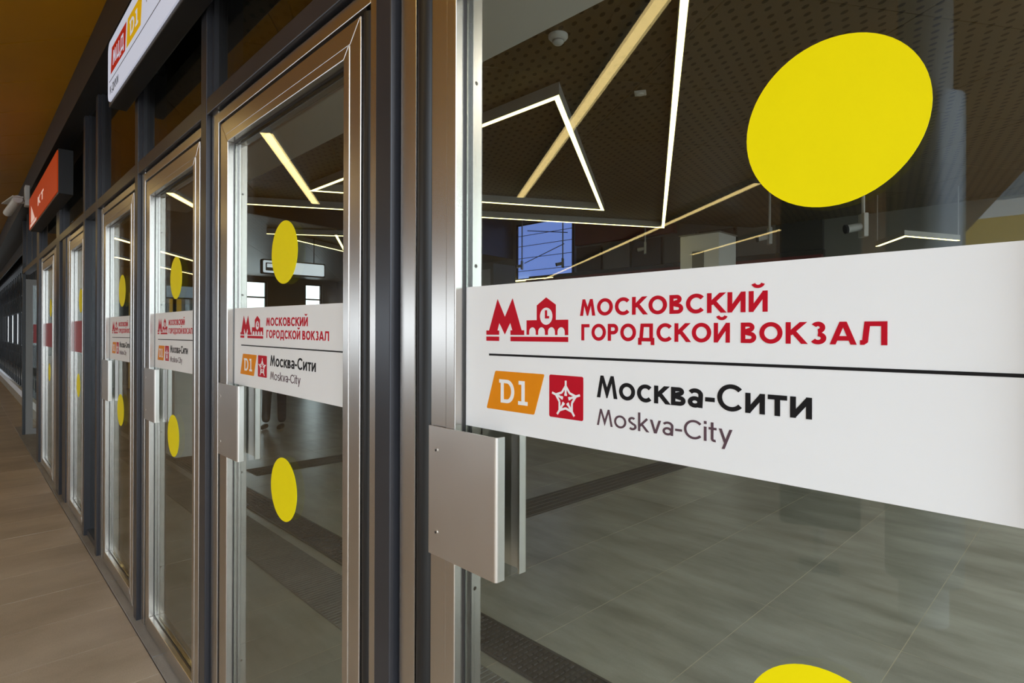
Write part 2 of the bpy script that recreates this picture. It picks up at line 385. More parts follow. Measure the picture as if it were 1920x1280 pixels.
# ---- hall floor
hall = empty('floor', (0, 0, 0), 'grey green tiled floor inside the hall', 'floor', kind='structure')
box('screed', M['grout'], -20.4, 3.7, .12, 9.6, -.2, -.0008, hall)
TW, TL = .662, 1.30
tile = MB().box(-TW / 2 + .002, TW / 2 - .002, -TL / 2 + .002, TL / 2 - .002, -.02, 0).mesh('tile', M['tile'])
nt_ = 0
for i in range(36):
    for j in range(8):
        cx = -.705 + TW / 2 + TW * (6 - i); cy = 2.64 + TL / 2 + TL * (j - 2)
        if cy < .1 or cy - TL / 2 > 9.4 or cx < -20: continue
        share('tile', tile, (cx, cy, 0), hall); nt_ += 1
# drain grating: a strip parallel to the doors, ribbed
dr = empty('drain_grating', (-8, 1.25, 0), 'dark ribbed drain grating strip set in the hall floor', 'grating')
g = MB(); g.box(-20, 3.5, 1.13, 1.145, 0, .006); g.box(-20, 3.5, 1.365, 1.38, 0, .006); o = g.build('grating_frame', M['grate'], dr); o.matrix_parent_inverse = Matrix.Translation(dr.location).inverted()
g = MB(); x = -9.0
while x < 1.0:
    for k in range(6): g.box(x, x + .014, 1.15 + k * .0365, 1.15 + k * .0365 + .026, 0, .008)
    x += .034
o = g.build('grating_bars', M['grate'], dr); o['kind'] = 'stuff'; o.matrix_parent_inverse = Matrix.Translation(dr.location).inverted()
o = box('grating_bed', M['blackpaint'], -20, 3.5, 1.14, 1.37, 0, .002); o.parent = dr; o.matrix_parent_inverse = Matrix.Translation(dr.location).inverted()
em = empty('entrance_mat', (-8, .87, 0), 'long charcoal ribbed entrance mat just behind the doors', 'mat')
g = MB(); g.box(-20, 3.5, .72, 1.05, 0, .003); x = -8.5
while x < .5:
    g.box(x, x + .016, .725, 1.045, .003, .007); x += .030
o = g.build('ribbed_mat', M['mat'], em); o.matrix_parent_inverse = Matrix.Translation(em.location).inverted()
for k, (u0, y1, lab) in enumerate(((-3.61, 9.3, 'dark tactile guide strip crossing the floor behind the nearest door'), (-6.64, 6.5, 'dark tactile guide strip crossing the floor behind the second door'))):
    g = MB(); g.box(u0 - .19, u0 + .19, 1.62, y1, 0, .003)
    for q in range(5): g.box(u0 - .165 + q * .074, u0 - .165 + q * .074 + .034, 1.64, y1 - .02, .003, .007)
    tag(g.build('tactile_strip', M['tactile']), lab, 'tactile strip', 'tactile guide strips')

# ---- hall walls
def wall(name, mt, label, *a):
    return tag(box(name, mt, *a), label, 'wall', kind='structure')
ZB = 4.6
wall('wall_back', M['hallgrey'], 'warm grey back wall of the hall', -20.4, 3.7, 9.5, 9.7, 0, ZB)
wr = empty('wall_right', (3.6, 5, 0), 'unseen right end wall of the hall, glazing added for daylight', 'wall', kind='structure')  # out of view; glazing put in to bring daylight onto the hall floor
def rpart(name, mt, *a):
    o = box(name, mt, *a); o.parent = wr; o.matrix_parent_inverse = Matrix.Translation(wr.location).inverted(); return o
rpart('wall_panel', M['hallgrey'], 3.5, 3.7, .15, 9.5, 3.3, ZB); rpart('wall_panel', M['hallgrey'], 3.5, 3.7, .15, 9.5, 0, .25)
for k in range(6):
    rpart('post', M['anthracite'], 3.55, 3.65, .15 + k * 1.85, .23 + k * 1.85, .25, 3.3)
    if k < 5: rpart('window_pane', M['glass'], 3.594, 3.606, .23 + k * 1.85, .15 + (k + 1) * 1.85, .25, 3.3)
wl = empty('wall_left', (-20.2, 5, 0), 'far end wall of the hall with bright windows', 'wall', kind='structure')
def wpart(name, mt, *a):
    o = box(name, mt, *a); o.parent = wl; o.matrix_parent_inverse = Matrix.Translation(wl.location).inverted(); return o
for (y0, y1, z0, z1) in ((1.3, 9.5, 0, .9), (1.3, 9.5, 3.3, ZB), (1.3, 5.6, .9, 3.3), (6.95, 8.3, .9, 3.3), (8.95, 9.5, .9, 3.3)):
    wpart('wall_panel', M['hallgrey'], -20.3, -20.1, y0, y1, z0, z1)
for k, (y0, y1) in enumerate(((5.6, 6.95), (8.3, 8.95))):
    we = empty('window_%d' % (k + 1), (-20.2, (y0 + y1) / 2, .9), ('wider', 'narrower')[k] + ' bright daylight window in the far end wall', 'window', kind='structure')
    def ap(o): o.parent = we; o.matrix_parent_inverse = Matrix.Translation(we.location).inverted()
    ap(box('window_pane', M['glass'], -20.206, -20.194, y0 + .03, y1 - .03, .93, 3.27))
    for z in (.9, 2.72, 3.25): ap(box('window_bar', M['blackpaint'], -20.24, -20.16, y0, y1, z, z + .05))
    for y in (y0, y1 - .05): ap(box('window_frame', M['blackpaint'], -20.24, -20.16, y, y + .05, .9, 3.3))
# glazed side wall behind the slatted screen
sw = empty('wall_side', (-30, 1.25, 0), 'dark side wall with a long window band behind the slatted screen', 'wall', kind='structure')
for a in ((-46, -13.5, 1.2, 1.35, 0, .95), (-46, -13.5, 1.2, 1.35, 2.35, 3.5)):
    o = box('wall_panel', M['halldark'], *a); o.parent = sw; o.matrix_parent_inverse = Matrix.Translation(sw.location).inverted()
o = box('roof', M['halldark'], -46, -20.35, .14, 1.4, 3.5, 3.7); o.parent = sw; o.matrix_parent_inverse = Matrix.Translation(sw.location).inverted()
for k in range(11):
    o = box('window_post', M['blackpaint'], -46 + k * 3.2, -45.9 + k * 3.2, 1.22, 1.32, .95, 2.35); o.parent = sw; o.matrix_parent_inverse = Matrix.Translation(sw.location).inverted()

# ---- ceiling: perforated panels on two levels with a higher dark well between
E1a, E1b = (-5.05, 8.1), (-8.55, 1.75)      # oblique edge behind the second light line
E2a, E2b = (-9.3, 1.5), (-10.6, 9.5)
ZC = 3.45
regA = [(3.5, .15), (3.5, 9.5), (-4.28, 9.5), E1a, E1b, (-9.43, .15)]
regC = [(-9.9, .15), (-20.3, .15), (-20.3, 9.5), E2b, (-9.37, 1.9)]
ce = empty('ceiling', (-5, 5, ZC), 'bronze perforated panel ceiling of the hall', 'ceiling', kind='structure')
def cpart(o): o.parent = ce; o.matrix_parent_inverse = Matrix.Translation(ce.location).inverted(); return o
PW = 1.2
ca, sa = math.cos(R(58)), math.sin(R(58))
def rotp(a, b_): return (a * ca - b_ * sa, a * sa + b_ * ca)
for reg in ((regA[:3] + [E1a, E1b, regA[5]]), regC):
    for i in range(-14, 16):
        for j in range(-4, 20):
            q = [rotp(i * PW + .003, j * PW + .003), rotp((i + 1) * PW - .003, j * PW + .003), rotp((i + 1) * PW - .003, (j + 1) * PW - .003), rotp(i * PW + .003, (j + 1) * PW - .003)]
            q = clip_convex(q, reg)
            if len(q) < 3: continue
            cpart(MB().prism(q, 'z', ZC, ZC + .02).build('ceiling_panel', M['perf']))
cpart(box('slab', M['halldark'], -20.4, 3.7, .0, 9.7, ZB, ZB + .2))
cpart(MB().prism(regA, 'z', ZC + .03, ZC + .06).build('panel_backing', M['soffitgap']))
cpart(MB().prism(regC, 'z', ZC + .03, ZC + .06).build('panel_backing', M['soffitgap']))
def upstand(a, b_, nm='well_side'):
    a, b_ = Vector((*a, 0)), Vector((*b_, 0)); d = (b_ - a).normalized(); n = Vector((-d.y, d.x, 0)) * .03
    cpart(MB().prism([tuple((a + n)[:2]), tuple((b_ + n)[:2]), tuple((b_ - n)[:2]), tuple((a - n)[:2])], 'z', ZC, ZB).build(nm, M['halldark']))
upstand(E1a, E1b); upstand(E2a, E2b); upstand(E1a, (-4.28, 9.5)); upstand(E1b, (-9.3, .2)); upstand(E2a, (-9.6, .2))
# white bulkhead strip parallel to the doors
bh = box('trim_bulkhead', M['hallwhite'], -9.3, 3.4, 1.205, 1.665, 3.30, ZC - .002, bevel=.012)
tag(bh, 'off-white bulkhead strip under the ceiling behind the doors', 'bulkhead', kind='structure')

# ---- canopy soffit outside: oblique amber strips
ZS = 3.5
sof = empty('ceiling_canopy', (-10, -10, ZS), 'amber panelled canopy soffit over the pavement', 'canopy', kind='structure')
canopy = [(1.36, -.125), (-4.1, -22), (-46, -22), (-46, -.125)]
dv = Vector((-.80, -.60)); nv = Vector((-.60, .80))
PS = .515
base = Vector((-4.60, -.125)).dot(nv)
for k in range(-40, 70):
    a = base + k * PS; q = []
    for s_, t_ in ((-80, a + .003), (80, a + .003), (80, a + PS - .003), (-80, a + PS - .003)):
        p = dv * s_ + nv * t_; q.append((p.x, p.y))
    q = clip_convex(q, canopy)
    if len(q) < 3: continue
    o = MB().prism(q, 'z', ZS, ZS + .02).build('soffit_panel', M['soffit']); o.parent = sof; o.matrix_parent_inverse = Matrix.Translation(sof.location).inverted()
o = MB().prism(canopy, 'z', ZS + .03, ZS + .5).build('canopy_slab', M['soffitgap']); o.parent = sof; o.matrix_parent_inverse = Matrix.Translation(sof.location).inverted()

# ---- the door wall: mullions, transoms, jambs, fascia
wf = empty('wall_front', (0, 0, 0), 'glazed door wall of dark mullions and steel jambs', 'wall', kind='structure')
MUL = [(.20, .27), (-1.194, -1.128), (-2.54, -2.471), (-3.735, -3.665), (-4.985, -4.91), (-5.54, -5.465), (-7.22, -6.98), (-9.15, -8.88)]
ZT0, ZT1, ZTOP = 2.436, 2.502, 3.24
for a, b_ in MUL:
    box('mullion', M['anthracite'], a, b_, -.04, .10, 0.0, ZTOP, wf, bevel=.003)
box('mullion', M['anthracite'], -6.84, -6.62, -.03, .10, 0, ZT0, wf, bevel=.003)
for i in range(len(MUL) - 1):
    box('transom', M['anthracite'], MUL[i + 1][1], MUL[i][0], -.0385, .10, ZT0, ZT1, wf, bevel=.003)
box('fascia', M['blackpaint'], -46, 1.8, -.125, .14, ZTOP, ZS + .02, wf)
box('fascia_return', M['blackpaint'], -46, 3.7, .14, .16, ZTOP - .2, ZB, wf)
k = 0
for i in range(len(MUL) - 1):
    a, b_ = MUL[i + 1][1], MUL[i][0]
    k += 1
    wn = empty('window_%d' % (k + 2), ((a + b_) / 2, 0, ZT1), 'upper glass light above %s' % ('the nearest door', 'the second door from the front', 'the third door from the front', 'the fourth door from the front', 'the narrow fixed pane', 'the fifth door with the red sticker', 'the farthest door')[i], 'window', kind='structure')
    def ap(o): o.parent = wn; o.matrix_parent_inverse = Matrix.Translation(wn.location).inverted()
    ap(box('window_pane', M['upglass'], a + .002, b_ - .002, .0, .012, ZT1 + .002, ZTOP - .002))
    ap(box('window_bead', M['anthracite'], a, a + .022, -.018, .04, ZT1, ZTOP)); ap(box('window_bead', M['anthracite'], b_ - .022, b_, -.018, .04, ZT1, ZTOP))
    ap(box('window_bead', M['anthracite'], a, b_, -.018, .04, ZT1, ZT1 + .02))
# narrow fixed pane between the fourth and fifth doors
wn = empty('window_10', (-5.22, 0, 0), 'narrow fixed glass pane between two dark posts', 'window', kind='structure')
def ap(o): o.parent = wn; o.matrix_parent_inverse = Matrix.Translation(wn.location).inverted()
ap(box('window_pane', M['glass'], -5.463, -4.987, .0, .012, .03, ZT0 - .002))
ap(box('window_bead', M['anthracite'], -5.465, -4.985, -.02, .04, .0, .05))

# ================================================================== DOORS
ZL0, ZL1 = .014, 2.372
def sticker_print(parent_sticker, x0, zb, y, rot=0, s=1.0):
    """red station mark, lettering, rule, badges; local coordinates x from the left edge and z from the bottom edge"""
    def T(p): return (x0 + p[0] * s, zb + p[1])
    def P(polys, name, mt, lab=None):
        mb = MB(); flat(mb, [[T(p) for p in q] for q in polys], y, .0005)
        o = mb.build(name, mt, parent_sticker)
        if lab: o['label'] = lab
        return o
    logo = [[(.066, .184), (.066, .1923), (.074, .1923), (.1026, .1923), (.1027, .184)],
            [(.134, .184), (.134, .1926), (.170, .1926), (.170, .184)],
            [(.074, .1923), (.098, .2523), (.1185, .2178), (.103, .2069), (.0978, .1923)],
            [(.103, .2069), (.1185, .2178), (.1332, .2067), (.1186, .1848)],
            [(.1185, .2178), (.1393, .2522), (.1632, .1926), (.139, .1926), (.1332, .2067)],
            [(.066, .1722), (.066, .1805), (.1027, .1805), (.1027, .1722)], [(.134, .1722), (.134, .1807), (.275, .1812), (.275, .1728)]]
    # tower body with clock hole and arches, cut from strips
    cx, cz, cr = .2242, .2174, .0152
    def body(xa):
        if xa < .2017 or xa > .2468: return .2107
        return .237 + (.2504 - .237) * (1 - abs(xa - .2242) / .0226)
    arches = [(.1909, .0084), (.2133, .0084), (.2369, .0084), (.2592, .0084)]
    xs = sorted(set([.1762, .2017, .20171, .2242, .2468, .24681, .275] + [cx - cr + 2 * cr * i / 24 for i in range(25)] + [a + r * math.cos(math.pi * i / 12) for a, r in arches for i in range(13)]))
    for a, b_ in zip(xs[:-1], xs[1:]):
        if b_ - a < 2e-5: continue
        mid = (a + b_) / 2
        def bot(v):
            for q, r in arches:
                if q - r - 1e-9 <= v <= q + r + 1e-9 and q - r < mid < q + r: return .1900 + math.sqrt(max(0, r * r - (v - q) ** 2)) * .95
            return .1845
        def top(v):
            if a >= .20170 and b_ <= .24682: return .237 + .0134 * (1 - min(1, abs(v - .2242) / .0226))
            return .2107
        if abs(mid - cx) < cr:
            hh = lambda v: math.sqrt(max(0, cr * cr - (v - cx) ** 2))
            logo.append([(a, bot(a)), (b_, bot(b_)), (b_, cz - hh(b_)), (a, cz - hh(a))])
            logo.append([(a, cz + hh(a)), (b_, cz + hh(b_)), (b_, top(b_)), (a, top(a))])
        else:
            logo.append([(a, bot(a)), (b_, bot(b_)), (b_, top(b_)), (a, top(a))])
    logo.append([(.2214, .2134), (.2264, .2134), (.2264, .2278), (.2214, .2278)]); logo.append([(.2264, .2134), (.2312, .2134), (.2312, .2176), (.2264, .2176)])
    P(logo, 'station_mark', M['red'], 'red letter M beside a red clock tower building')
    P(text_polys('МОСКОВСКИЙ', .301, .2165, .0272, .307, .20, .13) + text_polys('ГОРОДСКОЙ ВОКЗАЛ', .3037, .176, .0268, .4358, .20, .13, .50), 'lettering', M['red'], 'red lettering МОСКОВСКИЙ ГОРОДСКОЙ ВОКЗАЛ')
    P([[(.074, .1436), (.86, .1466), (.86, .1504), (.074, .1475)]], 'rule', M['ink'], 'thin black rule')
    ob = P([rrect(.0675, .196, .041, .115, .003, .0248)], 'line_badge', M['orange'], 'orange slanted badge with D1')
    mb = MB(); d1 = text_polys('D1', .107, .0555, .044, .0725, .155, .22)
    flat(mb, [[T(p) for p in q] for q in d1], y - .0005, .0004); o = mb.build('badge_lettering', M['white'], parent_sticker)
    P([rrect(.2324, .308, .0422, .1155, .0035)], 'star_badge', M['red'], 'red square badge with a white star')
    st = []; c = Vector((.2702, .0745))
    for i in range(5):
        a = R(90 + 72 * i); d = Vector((math.cos(a), math.sin(a))); n = Vector((-d.y, d.x))
        ex, ez = 1.0, 1.0
        def pt(r, t): return tuple(c + d * r + n * t)
        rr_ = .0325
        tip, mid_, inn = pt(rr_, 0), pt(.0235, 0), pt(.0085, 0)
        side1, side2 = pt(.0118, .0085), pt(.0118, -.0085)
        for s_ in ([tip, mid_], [mid_, inn], [mid_, side1], [mid_, side2], [pt(.0085, .0028), pt(.0085, -.0028)]):
            st += stroke_quads(s_, .00195)
    mb = MB(); flat(mb, [[T(p) for p in q] for q in st], y - .0005, .0004); mb.build('star_emblem', M['white'], parent_sticker)
    P(text_polys('Москва-Сити', .3365, .0845, .0355, .3248, .165, .09), 'lettering', M['ink'], 'black lettering Москва-Сити')
    P(text_polys('Moskva-City', .3367, .0398, .0265, .225, .12, .10), 'lettering', M['mauve'], 'grey purple lettering Moskva-City')

disc_pts = [(.1 * math.cos(2 * math.pi * i / 64), .1 * math.sin(2 * math.pi * i / 64)) for i in range(64)]
def make_door(n, L_, R_, label, dots, sticker, handle=True, sm=.054, bead=.030, gl=.045, gr=.042):
    d = empty('door_%d' % n, (L_, 0, 0), label, 'door', kind='structure')
    inv = Matrix.Translation((-L_, 0, 0))
    def A(o): o.parent = d; o.matrix_parent_inverse = inv; return o
    w_ = sm + bead
    yo, yi = -.023, .045
    # stiles and rails, mitred at the corners
    def mitre(name, pts, mt): return A(MB().prism(pts, 'y', yo, yi).build(name, mt, bevel=.0022))
    zt, zb = ZL1, ZL0; bt = .048
    mitre('stile', [(L_, zb), (L_ + sm, zb + bt), (L_ + sm, zt - sm), (L_, zt)], M['steel_v'])
    mitre('stile', [(R_ - sm, zb + bt), (R_, zb), (R_, zt), (R_ - sm, zt - sm)], M['steel_v'])
    mitre('rail', [(L_, zt), (L_ + sm, zt - sm), (R_ - sm, zt - sm), (R_, zt)], M['steel_h'])
    mitre('rail', [(L_, zb), (R_, zb), (R_ - sm, zb + bt), (L_ + sm, zb + bt)], M['steel_h'])
    bo, bi = yo - .0022, yi + .002
    a0, a1, c0, c1 = L_ + sm, R_ - sm, zb + bt, zt - sm
    g0, g1, h0, h1 = L_ + w_, R_ - w_, zb + bt + bead, zt - w_
    def bd(pts, mt): return A(MB().prism(pts, 'y', bo, bi).build('glazing_bead', mt, bevel=.0022))
    bd([(a0, c0), (g0, h0), (g0, h1), (a0, c1)], M['steel_v']); bd([(g1, h0), (a1, c0), (a1, c1), (g1, h1)], M['steel_v'])
    bd([(a0, c1), (g0, h1), (g1, h1), (a1, c1)], M['steel_h']); bd([(a0, c0), (a1, c0), (g1, h0), (g0, h0)], M['steel_h'])
    A(box('glass_pane', M['glass'], g0 + .0005, g1 - .0005, 0, .012, h0 + .0005, h1 - .0005))
    sl = MB(); e = .006
    for y0, y1 in ((-.0022, -.0002), (.0122, .016)):
        sl.box(g0, g0 + e, y0, y1, h0, h1); sl.box(g1 - e, g1, y0, y1, h0, h1); sl.box(g0 + e, g1 - e, y0, y1, h0, h0 + e); sl.box(g0 + e, g1 - e, y0, y1, h1 - e, h1)
    A(sl.build('glazing_seal', M['black']))
    # finger-guard gaskets at both sides, black
    for xc, gp in ((L_ - gl / 2, gl), (R_ + gr / 2, gr)):
        A(MB().lathe([(gp / 2 - .001, .02), (gp / 2 - .001, ZL1)], (xc, -.002, 0), seg=20).build('gasket', M['black'], smooth=True))
    for x0, x1, z in ((L_, R_, ZL1),): A(box('gasket', M['black'], x0, x1, -.006, .03, z, z + .013))
    sc_ = MB().lathe([(.0042, 0), (.0042, .0012), (.003, .0018)], (0, 0, 0), 'y', 12).mesh('screw', M['plate'], True)
    for z in (.34, 1.05, 1.72, 2.1):
        o = share('screw', sc_, (g0 + .0, .030, z)); o.rotation_euler.z = R(90) ; A(o)
    if handle:
        for side in (-1, 1):
            # plate bent back at its free edge: outline in (x, y), extruded upward
            px0, px1 = L_ + .004, L_ + .214
            yf = -.0305 if side < 0 else .0525
            t_ = .004 if side < 0 else -.004; r_ = .007 if side < 0 else -.007; dep = .022 if side < 0 else -.022
            out = [(px0, yf + t_), (px0, yf)]
            for i in range(11):
                a = R(-90 + 90 * i / 10); out.append((px1 - .007 + .007 * math.cos(a), yf + r_ + r_ * math.sin(a)))
            out += [(px1, yf + dep), (px1 - .004, yf + dep), (px1 - .004, yf + t_ + r_ * .4), (px1 - .0075, yf + t_)]
            hp = A(MB().prism(out, 'z', 1.119, 1.387).build('handle_plate', M['plate']))
            if side < 0: hp['label'] = 'satin steel pull plate bent back at its free edge'
            for z in (1.168, 1.338):
                s_ = MB().lathe([(.0062, -.0012 if side < 0 else .0012), (.0062, 0.0), (.0045, .0003)], (px0 + .026, yf, z), 'y', 16).build('screw', M['plate'], smooth=True)
                s2 = MB().lathe([(.0028, -.0016 if side < 0 else .0016), (.0028, 0)], (px0 + .026, yf, z), 'y', 6).build('screw_socket', M['blackpaint'])
                for q in (s_, s2): q.parent = hp
    for (u, z) in dots:
        mb = MB(); mb.prism([(u + p[0], z + p[1]) for p in disc_pts], 'y', 0, -.0006); A(mb.build('marking_dot', M['yellow']))
    if sticker == 'white':
        zb_ = 1.394 if n != 2 else 1.388
        st = A(box('sticker', M['white'], g0 + .0062, g1 - .0062, -.0007, -.0001, zb_, zb_ + .28)); st['label'] = 'white station name sticker across the glass'
        sticker_print(st, g0 + (.0025 if n != 4 else .025), zb_, -.0007, s={1: 1.0, 2: 1.03, 3: .90, 4: .90}[n])
        if n == 2:
            pv = Vector((g0, 0, zb_ + .14)); st.matrix_parent_inverse = inv @ Matrix.Translation(pv) @ Matrix.Rotation(R(.55), 4, 'Y') @ Matrix.Translation(-pv)
    elif sticker == 'red':
        A(box('sticker', M['maroon'], g0 + .0062, g1 - .0062, -.0007, -.0001, 1.40, 1.665))
    return d, g0, g1
DOORS = [
 (1, -.995, .057, 'nearest glass door, its large white station sticker filling the right of the view', [(-.2286, 1.834), (-.2286, 1.082)], 'white', True, .06, .046),
 (2, -2.352, -1.295, 'second glass door from the front, with small crooked white sticker and two whole yellow dots', [(-1.811, 1.834), (-1.811, 1.082)], 'white', True, .03, .046),
 (3, -3.545, -2.617, 'third glass door from the front, white sticker and narrow yellow dots', [(-3.06, 1.834), (-3.10, 1.082)], 'white', True, .035, .03),
 (4, -4.775, -3.85, 'fourth glass door from the front, farthest one with a white sticker', [(-4.29, 1.834), (-4.33, 1.082)], 'white', True, .04, .035),
 (5, -6.42, -5.62, 'glass door with a dark red sticker beside the narrow fixed pane', [(-5.96, 1.834), (-6.08, 1.118)], 'red', False, .04, .03),
 (6, -8.70, -7.62, 'farthest glass door, its red sticker seen edge-on', [(-8.1, 1.834), (-8.2, 1.118)], 'red', False, .04, .04),
]
for n, L_, R_, lab, dots, st, hd, gl, gr in DOORS:
    make_door(n, L_, R_, lab, dots, st, hd, gl=gl, gr=gr)
    # jambs and head around the leaf
    ml = max(b_ for a, b_ in MUL + [(-6.84, -6.62)] if b_ < L_ + 1e-6); mr_ = min(a for a, b_ in MUL + [(-7.35, -7.22)] if a > R_ - 1e-6)
    if n == 6: mr_ = -7.22
    box('jamb', M['steel_v'], ml + .013, L_ - gl, -.022, .075, 0.004, ZT0, wf, bevel=.002)
    box('jamb', M['steel_v'], R_ + gr, mr_ - .013, -.022, .075, 0.004, ZT0, wf, bevel=.002)
    box('jamb_groove', M['black'], ml, ml + .013, -.006, .07, 0.004, ZT0, wf); box('jamb_groove', M['black'], mr_ - .013, mr_, -.006, .07, 0.004, ZT0, wf)
    box('jamb_head', M['steel_h'], L_ - gl, R_ + gr, -.022, .075, ZL1 + .013, ZT0 - .010, wf, bevel=.002)
    box('head_groove', M['black'], L_ - gl, R_ + gr, -.006, .07, ZT0 - .010, ZT0, wf)
box('mullion_filler', M['anthracite'], -6.98, -6.84, -.01, .08, 0, ZT0, wf)

# recessed steel frame at the far end of the door row
pe = empty('door_7', (-11.4, .1, 0), 'tall steel framed glass panel at the far end of the door row', 'door', kind='structure')
def ap(o): o.parent = pe; o.matrix_parent_inverse = Matrix.Translation(pe.location).inverted()
ap(box('stile', M['shadedsteel'], -11.43, -11.38, .004, .09, .0, 2.36)); ap(box('stile', M['shadedsteel'], -11.43, -11.38, .82, .9, .0, 2.36))
ap(box('rail', M['shadedsteel'], -11.43, -11.38, .09, .82, 2.27, 2.36)); ap(box('rail', M['shadedsteel'], -11.43, -11.38, .09, .82, .0, .09))
ap(box('glass_pane', M['glass'], -11.41, -11.40, .09, .82, .09, 2.27))
ap(box('sticker', M['maroon'], -11.3995, -11.399, .095, .75, 1.39, 1.675))
tag(box('wall_sky_blocker', M['halldark'], -46.3, -46, -22, 1.4, 0, 4), 'added dark wall blocking the sky at the far end of the canopy', 'wall', kind='structure')  # added to keep bright sky out of the steel reflections
box('end_post', M['blackpaint'], -11.46, -11.37, -.03, .0, 0, 2.6, wf); box('end_transom', M['anthracite'], -11.46, -9.15, -.03, .06, ZT0, ZT1, wf)
for q in (-9.9, -10.7, -11.42): box('end_upper_post', M['anthracite'], q - .03, q + .03, -.03, .06, ZT1, ZTOP, wf)

# ================================================================== slatted screen further along
sc = empty('slatted_screen', (-20, .35, 0), 'dark screen of upright slats on a low plinth beyond the doors', 'screen')
def ap(o): o.parent = sc; o.matrix_parent_inverse = Matrix.Translation(sc.location).inverted(); return o
ap(box('plinth', M['plinth'], -45, -11.5, .24, .55, 0, .20)); ap(box('plinth_cap', M['facadewhite'], -45, -11.5, .225, .28, .20, .33)); ap(box('plinth_core', M['halldark'], -45, -11.5, .28, .55, .20, .225)); ap(box('screen_head', M['blackpaint'], -45, -11.5, .28, .5, 3.0, 3.3))
slat = MB().box(-.03, .03, -.012, .012, 0, 2.78).mesh('slat', M['blackpaint'])
u = -11.7; k = 0
while u > -44:
    ap(share('slat', slat, (u, .39, .222))); u -= .42 + .012 * k; k += 1
for z in (.9, 2.5): ap(box('screen_rail', M['blackpaint'], -45, -11.5, .47, .5, z, z + .05))

# ================================================================== SIGNS OUTSIDE
def sign_root(name, x, label, cat): return empty(name, (x, -.1, 2.84), label, cat)
s1 = sign_root('lightbox_sign', -2.9, 'white lightbox sign with red and yellow line badges above the doors', 'sign')
def ap(o): o.parent = s1; o.matrix_parent_inverse = Matrix.Translation(s1.location).inverted(); return o
ap(box('sign_case', M['blackpaint'], -3.895, -1.75, -.134, -.05, 2.835, 3.19, bevel=.004))
fp = rrect(-3.885, -1.76, 2.852, 3.18, .05)
ap(MB().prism(fp, 'y', -.134, -.141).build('sign_face', M['signwhite']))
red_b = [(-3.80, 2.99), (-3.43, 2.99), (-3.40, 3.125), (-3.77, 3.125)]
ap(flat(MB(), [red_b], -.141, .0008).build('line_badge', M['signred']))
ap(flat(MB(), [[(-3.395, 2.99), (-3.09, 2.99), (-3.06, 3.125), (-3.365, 3.125)]], -.141, .0008).build('line_badge', M['signyellow']))
ap(flat(MB(), text_polys('МЦД', -3.74, 3.02, .075, .28, .17), -.1418, .0006).build('badge_lettering', M['signwhite']))
ap(flat(MB(), text_polys('D1', -3.31, 3.02, .075, .17, .16), -.1418, .0006).build('badge_lettering', M['signwhite']))
ap(flat(MB(), [[(-3.84, 2.955), (-1.8, 2.955), (-1.8, 2.959), (-3.84, 2.959)]], -.141, .0006).build('rule', M['ink']))
ap(flat(MB(), text_polys('К-ДККИ', -3.82, 2.885, .042, .22, .14), -.141, .0006).build('lettering', M['ink']))
ap(flat(MB(), text_polys('М', -2.98, 3.05, .06, .06, .14), -.141, .0006).build('lettering', M['mauve']))
for u in (-3.5, -2.2): ap(box('bracket', M['blackpaint'], u - .03, u + .03, -.06, .0, 2.95, 3.08))
s2 = empty('shop_sign', (-7.4, -.1, 2.75), 'glowing orange lightbox sign with white lettering further along the canopy', 'sign')
def ap(o): o.parent = s2; o.matrix_parent_inverse = Matrix.Translation(s2.location).inverted(); return o
ap(box('sign_case', M['blackpaint'], -8.75, -6.14, -.134, -.03, 2.74, 3.12, bevel=.004))
ap(MB().prism([(-8.74, 2.755), (-6.15, 2.755), (-6.15, 3.105), (-8.74, 3.105)], 'y', -.134, -.141).build('sign_face', M['signorange']))
ap(flat(MB(), text_polys('кт', -7.75, 2.88, .12, .55, .18), -.141, .0008).build('lettering', M['signprint']))
ap(flat(MB(), [[(-8.5, 2.80), (-8.05, 2.80), (-8.5, 3.0)], [(-8.6, 2.755), (-8.6, 2.79), (-7.9, 2.79), (-7.9, 2.755)]], -.141, .0008).build('emblem', M['signprint']))
for u in (-8.2, -6.7): ap(box('bracket', M['blackpaint'], u - .03, u + .03, -.04, .0, 2.85, 3.0))
# bullet camera on the end of the orange sign
bc = empty('surveillance_camera', (-8.95, -.14, 3.05), 'white bullet surveillance camera beside the orange sign', 'camera')
def ap(o): o.parent = bc; o.matrix_parent_inverse = Matrix.Translation(bc.location).inverted(); return o
ap(box('mount', M['plastic'], -9.02, -8.86, -.17, -.126, 3.06, 3.30, bevel=.006)); ap(MB().tube((-8.94, -.16, 3.11), (-9.0, -.25, 3.10), .018).build('arm', M['plastic'], smooth=True))
ap(MB().tube((-8.85, -.235, 3.12), (-9.35, -.30, 3.02), .045, 20).build('body', M['plastic'], smooth=True))
ap(MB().prism([(-8.80, -.19), (-8.80, -.285), (-9.42, -.355), (-9.42, -.26)], 'z', 3.135, 3.145).build('sunshield', M['plastic']))
ap(MB().tube((-9.35, -.30, 3.02), (-9.36, -.301, 3.018), .035, 20).build('lens', M['ink'], smooth=True))

